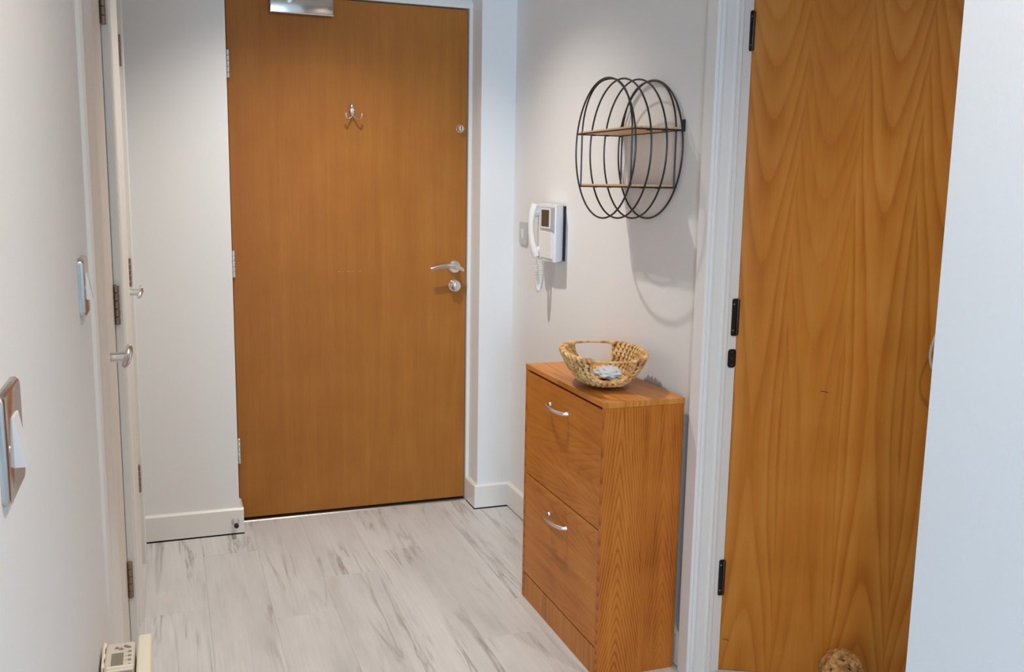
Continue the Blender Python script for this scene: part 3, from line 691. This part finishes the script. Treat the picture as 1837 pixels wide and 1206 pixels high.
# plaited rim between the cut-outs, bars across them, bound edges
rim = MB(); n = 130
for k in range(n):
    th = 2 * PI * k / n
    if in_hole(th, 0.93, 0.002): continue
    p = bowl(th, 0.985); tan = (bowl(th + .02, 0.985) - bowl(th - .02, 0.985)).normalized(); out = Vector((p.x - BC.x, p.y - BC.y, 0)).normalized()
    lump(rim, p, tan * 0.8 + out * (0.5 if k % 2 else -0.5) + Vector((0, 0, .25 if k % 2 else -.2)), Vector((0, 0, 1)) + out * (0.5 if k % 2 else -.5), 0.017, 0.0045, 0.0048)
tag(obj('rim', rim, 'straw', bk, True, ang=80), None, None, None, 'stuff')
for s in (1, -1):
    pts = []; rad = []
    for i in range(15):
        q = -0.062 + 0.124 * i / 14
        # point on the rim at sideways offset q
        lo_, hi_ = 0.0, 1.2
        for _ in range(24):
            md = (lo_ + hi_) / 2
            if (bowl(md, 0.985) - BC).dot(uy) < abs(q): lo_ = md
            else: hi_ = md
        th = lo_ * (1 if q >= 0 else -1); th = th if s > 0 else PI - th
        p = bowl(th, 0.985); pts.append(p); rad.append(0.0045 if abs(q) > 0.05 else 0.0033)
    obj('handle_bar', MB().sweep(pts, rad, None, 8), 'straw', bk, True)
    edge = MB(); pts = []
    for i in range(29):
        a = PI * i / 28; ca = math.cos(a); q = -0.060 * math.copysign(abs(ca) ** (2 / 2.6), ca); t = 0.95 - 0.72 * abs(math.sin(a)) ** (2 / 2.6)
        lo_, hi_ = 0.0, 1.45
        for _ in range(24):
            md = (lo_ + hi_) / 2
            if (bowl(md, t) - BC).dot(uy) < abs(q): lo_ = md
            else: hi_ = md
        th = lo_ * (1 if q >= 0 else -1); th = th if s > 0 else PI - th
        pts.append(bowl(th, t, -0.002))
    obj('opening_edge', edge.sweep(pts, 0.0046, None, 8), 'straw', bk, True)

# crumpled clear plastic bag lying in the basket
bm = bmesh.new(); bmesh.ops.create_icosphere(bm, subdivisions=4, radius=1.0); rnd = random.Random(3)
ctr = [Vector((rnd.uniform(-1, 1), rnd.uniform(-1, 1), rnd.uniform(-1, 1))).normalized() for _ in range(46)]
for v in bm.verts:
    q = v.co.normalized(); d = sorted(((q - c_).length for c_ in ctr))[:2]
    f = 1 + 0.55 * (d[1] - d[0]) - 0.2
    v.co = q * f
mb = MB(); bm.verts.index_update()
BGC = BC - ux * 0.052 + uy * 0.006 + Vector((0, 0, 0.042))
mb.add([BGC + ux * (v.co.x * 0.054) + uy * (v.co.y * 0.046) + Vector((0, 0, v.co.z * 0.019)) for v in bm.verts], [[q.index for q in f.verts] for f in bm.faces]); bm.free()
tag(obj('plastic_bag', mb, 'bag', None, True, tuple(BGC), 30), 'crumpled clear plastic packet lying in the woven basket', 'plastic bag')

# ------------------------------------------------------------------ ring shelf on the right wall
SY, SZ, SR = 2.447, 1.4235, 0.192; SX = (1.159, 1.205, 1.251, 1.2985); WR = 0.0026
sh = thing('ring_shelf', (XR, SY, SZ - SR), 'round black wire wall shelf with two thin wooden boards', 'wall shelf')
for x in SX:
    obj('ring', MB().sweep([(x, SY + SR * math.cos(2 * PI * i / 72), SZ + SR * math.sin(2 * PI * i / 72)) for i in range(72)], WR, None, 8, closed=True), 'blackwire', sh, True)
ZU, ZLo = 1.4705, 1.319
hu = math.sqrt(SR ** 2 - (ZU - SZ) ** 2); hl = math.sqrt(SR ** 2 - (ZLo - SZ) ** 2)
for x in (SX[0] + 0.0045, SX[3] - 0.0045):       # arched inner frames rising from the lower board
    pts = [(x, SY - hl, ZLo), (x, SY - hl, (ZLo + ZU) / 2)]
    for i in range(33):
        a = PI - PI * i / 32; pts.append((x, SY + hl * math.copysign(abs(math.cos(a)) ** 0.85, math.cos(a)), ZU - 0.01 + (SZ + SR - 0.003 - ZU + 0.01) * math.sin(a)))
    pts += [(x, SY + hl, (ZLo + ZU) / 2), (x, SY + hl, ZLo)]
    obj('inner_arch', MB().sweep(pts, WR, None, 8), 'blackwire', sh, True)
for z, hw in ((ZU, hu), (ZLo, hl)):
    b = obj('board', MB().box(SX[0] + 0.004, SX[3] + 0.002, SY - hw + 0.004, SY + hw - 0.004, z + 0.0005, z + 0.0075, 0.0006), 'shelfwood', sh, org=(SX[0], SY - hw, z))
    for x in (SX[0], SX[3]): obj('support_wire', MB().sweep([(x, SY - hw, z), (x, SY + hw, z)], 0.0022, None, 8), 'blackwire', b, True)
    for s in (-1, 1): obj('support_wire', MB().sweep([(SX[0], SY + s * hw, z), (SX[3], SY + s * hw, z)], 0.0022, None, 8), 'blackwire', b, True)
    for s in (-1, 1):
        for xx in (SX[1], SX[2]): obj('clip', MB().box(xx - 0.006, xx + 0.006, SY + s * (hw - 0.012) - 0.004, SY + s * (hw - 0.012) + 0.004, z - 0.0035, z + 0.0004, 0.0008), 'blackwire', b)
for s in (-1, 1): obj('bracket', MB().box(SX[3] - 0.001, XR - 0.0005, SY + s * (hu - 0.002) - 0.004, SY + s * (hu - 0.002) + 0.004, ZU - 0.004, ZU + 0.028, 0.001), 'blackwire', sh)

# ------------------------------------------------------------------ video intercom
IX = XR - 0.05
ic = thing('video_intercom', (XR, 3.1, 1.058), 'white wall intercom phone with small screen and coiled cord', 'intercom')
obj('back_plate', MB().box(XR - 0.009, XR, 3.046, 3.215, 1.060, 1.250), 'blackplastic', ic)
pr = [(XR - 0.009, 3.050), (IX + 0.004, 3.0225), (IX, 3.028), (IX - 0.004, 3.12), (IX + 0.004, 3.195), (XR - 0.016, 3.226), (XR - 0.009, 3.226)]
bd = MB(); n = len(pr)
V = [(x, y, 1.0575 + (0.004 if x > XR - .03 else 0)) for x, y in pr] + [(x, y, 1.2555) for x, y in pr]
bd.add(V, [tuple(range(n))[::-1], tuple(range(n, 2 * n))] + [(i, (i + 1) % n, n + (i + 1) % n, n + i) for i in range(n)])
obj('body', bd, 'plastic2', ic)
sf = obj('screen_frame', MB().box(IX - 0.0065, IX + 0.006, 3.029, 3.146, 1.1655, 1.246, 0.0015), 'greyplastic', ic)
obj('screen_bezel', MB().box(IX - 0.0085, IX, 3.050, 3.136, 1.1705, 1.2415, 0.001), 'plastic2', sf)
obj('screen_glass', MB().box(IX - 0.0095, IX, 3.060, 3.128, 1.178, 1.236, 0.0004), 'screen', sf)
cvr = obj('cover_panel', MB().box(IX - 0.0068, IX + 0.004, 3.040, 3.148, 1.068, 1.160, 0.0018, 2), 'plastic', ic)
obj('call_light', MB().lathe((IX - 0.0065, 3.064, 1.087), (-1, 0, 0), [(0.0025, 0), (0.0018, 0.002), (0.0006, 0.0025)], 10), 'plastic2', cvr, True)
hy = 3.192
pts = [(XR - 0.060, hy + 0.0, 1.2535), (XR - 0.066, hy + 0.004, 1.228), (XR - 0.071, hy + 0.005, 1.19), (XR - 0.072, hy + 0.003, 1.155), (XR - 0.069, hy - 0.002, 1.12), (XR - 0.064, hy - 0.010, 1.09), (XR - 0.057, hy - 0.016, 1.066)]
hs = obj('handset', MB().sweep(pts, [0.011, 0.012, 0.010, 0.0095, 0.010, 0.012, 0.011], [0.020, 0.022, 0.018, 0.017, 0.018, 0.021, 0.019], 14, nrm=(1, 0, 0)), 'plastic', ic, True)
obj('earpiece', MB().lathe((XR - 0.066, hy + 0.003, 1.228), (1, 0, 0), [(0.021, 0), (0.020, 0.016), (0.016, 0.024)], 18), 'plastic2', hs, True)
obj('mouthpiece', MB().lathe((XR - 0.062, hy - 0.012, 1.085), (1, 0, 0), [(0.020, 0), (0.019, 0.012), (0.015, 0.018)], 18), 'plastic2', hs, True)
# coiled cord: down from the handset and back up to the body
cc = MB(); pts = []; turns = 46; N_ = turns * 10
def cpath(t):
    # hanging loop
    A = Vector((XR - 0.058, hy - 0.018, 1.06)); B = Vector((XR - 0.040, hy - 0.036, 1.058)); zb = 0.945
    s = t * 2 - 1
    p = A.lerp(B, t * t * (3 - 2 * t)); p.z = zb + (1.06 - zb) * abs(s) ** 1.6 if abs(s) > 0 else zb
    return p
for i in range(N_ + 1):
    t = i / N_; c0 = cpath(t); d = (cpath(min(1, t + .004)) - cpath(max(0, t - .004))).normalized()
    u = Vector((1, 0, 0)); u = (u - d * u.dot(d)).normalized(); v = d.cross(u); a = 2 * PI * turns * t
    g = 0.0068 * min(1, t * 12, (1 - t) * 12)
    pts.append(c0 + u * (g * math.cos(a)) + v * (g * math.sin(a)))
obj('coiled_cord', cc.sweep(pts, 0.0018, None, 5), 'cord', ic, True)

# small chrome switch between the intercom and the corner
ss = thing('fused_switch', (XR, 3.447, 1.094), 'small square steel switch plate half hidden by the intercom', 'light switch')
obj('plate', round_plate(0, 1, 0, 1, 0, 0, 0.1) and MB().add([(XR - (0.008 if k else 0.0005), y, z) for k in (0, 1) for (y, z) in (arc(3.481, 1.172, .006, 0, PI / 2, 4) + arc(3.411, 1.172, .006, PI / 2, PI, 4) + arc(3.411, 1.1, .006, PI, 1.5 * PI, 4) + arc(3.481, 1.1, .006, 1.5 * PI, 2 * PI, 4))],
    [tuple(range(20)), tuple(range(20, 40))] + [(i, (i + 1) % 20, 20 + (i + 1) % 20, 20 + i) for i in range(20)]), 'brushed', ss)
obj('rocker', MB().prism([(XR - 0.0075, 1.117), (XR - 0.010, 1.117), (XR - 0.014, 1.152), (XR - 0.0075, 1.152)], 1, 3.440, 3.456), 'plastic', ss)

# ------------------------------------------------------------------ ceiling downlights
def downlight(xy, power, cone, label, col=WARM):
    d = thing('ceiling_downlight', (xy[0], xy[1], CEIL), label, 'downlight', 'ceiling downlights')
    n = 32; V = []
    for r, z in ((0.031, CEIL), (0.043, CEIL), (0.041, CEIL - 0.005), (0.033, CEIL - 0.004)):
        V += [(xy[0] + r * math.cos(2 * PI * i / n), xy[1] + r * math.sin(2 * PI * i / n), z) for i in range(n)]
    obj('trim_ring', MB().add(V, [(a * n + i, a * n + (i + 1) % n, ((a + 1) % 4) * n + (i + 1) % n, ((a + 1) % 4) * n + i) for a in range(4) for i in range(n)]), 'chrome', d, True)
    obj('bulb', MB().lathe((xy[0], xy[1], CEIL - 0.0005), (0, 0, -1), [(0.030, 0), (0.030, 0.0015), (0.01, 0.003)], 24), 'bulb', d, True)
    l = bpy.data.lights.new('downlight_beam', 'SPOT'); l.energy = power; l.color = col; l.spot_size = math.radians(cone); l.spot_blend = 1.0; l.shadow_soft_size = 0.022
    o = bpy.data.objects.new('downlight_beam', l); COL.objects.link(o); o.parent = d; o.location = (0, 0, -0.03)
downlight(LAMP_MAIN, POWER_MAIN, 114, 'recessed ceiling downlight in front of the entrance door')
downlight(LAMP_NEAR, POWER_NEAR, 150, 'recessed ceiling downlight at the lounge end of the hall', (1.0, 0.84, 0.66))
downlight(FILL_ALCOVE, POWER_ALCOVE, 114, 'added unseen downlight in the alcove to brighten the side door')
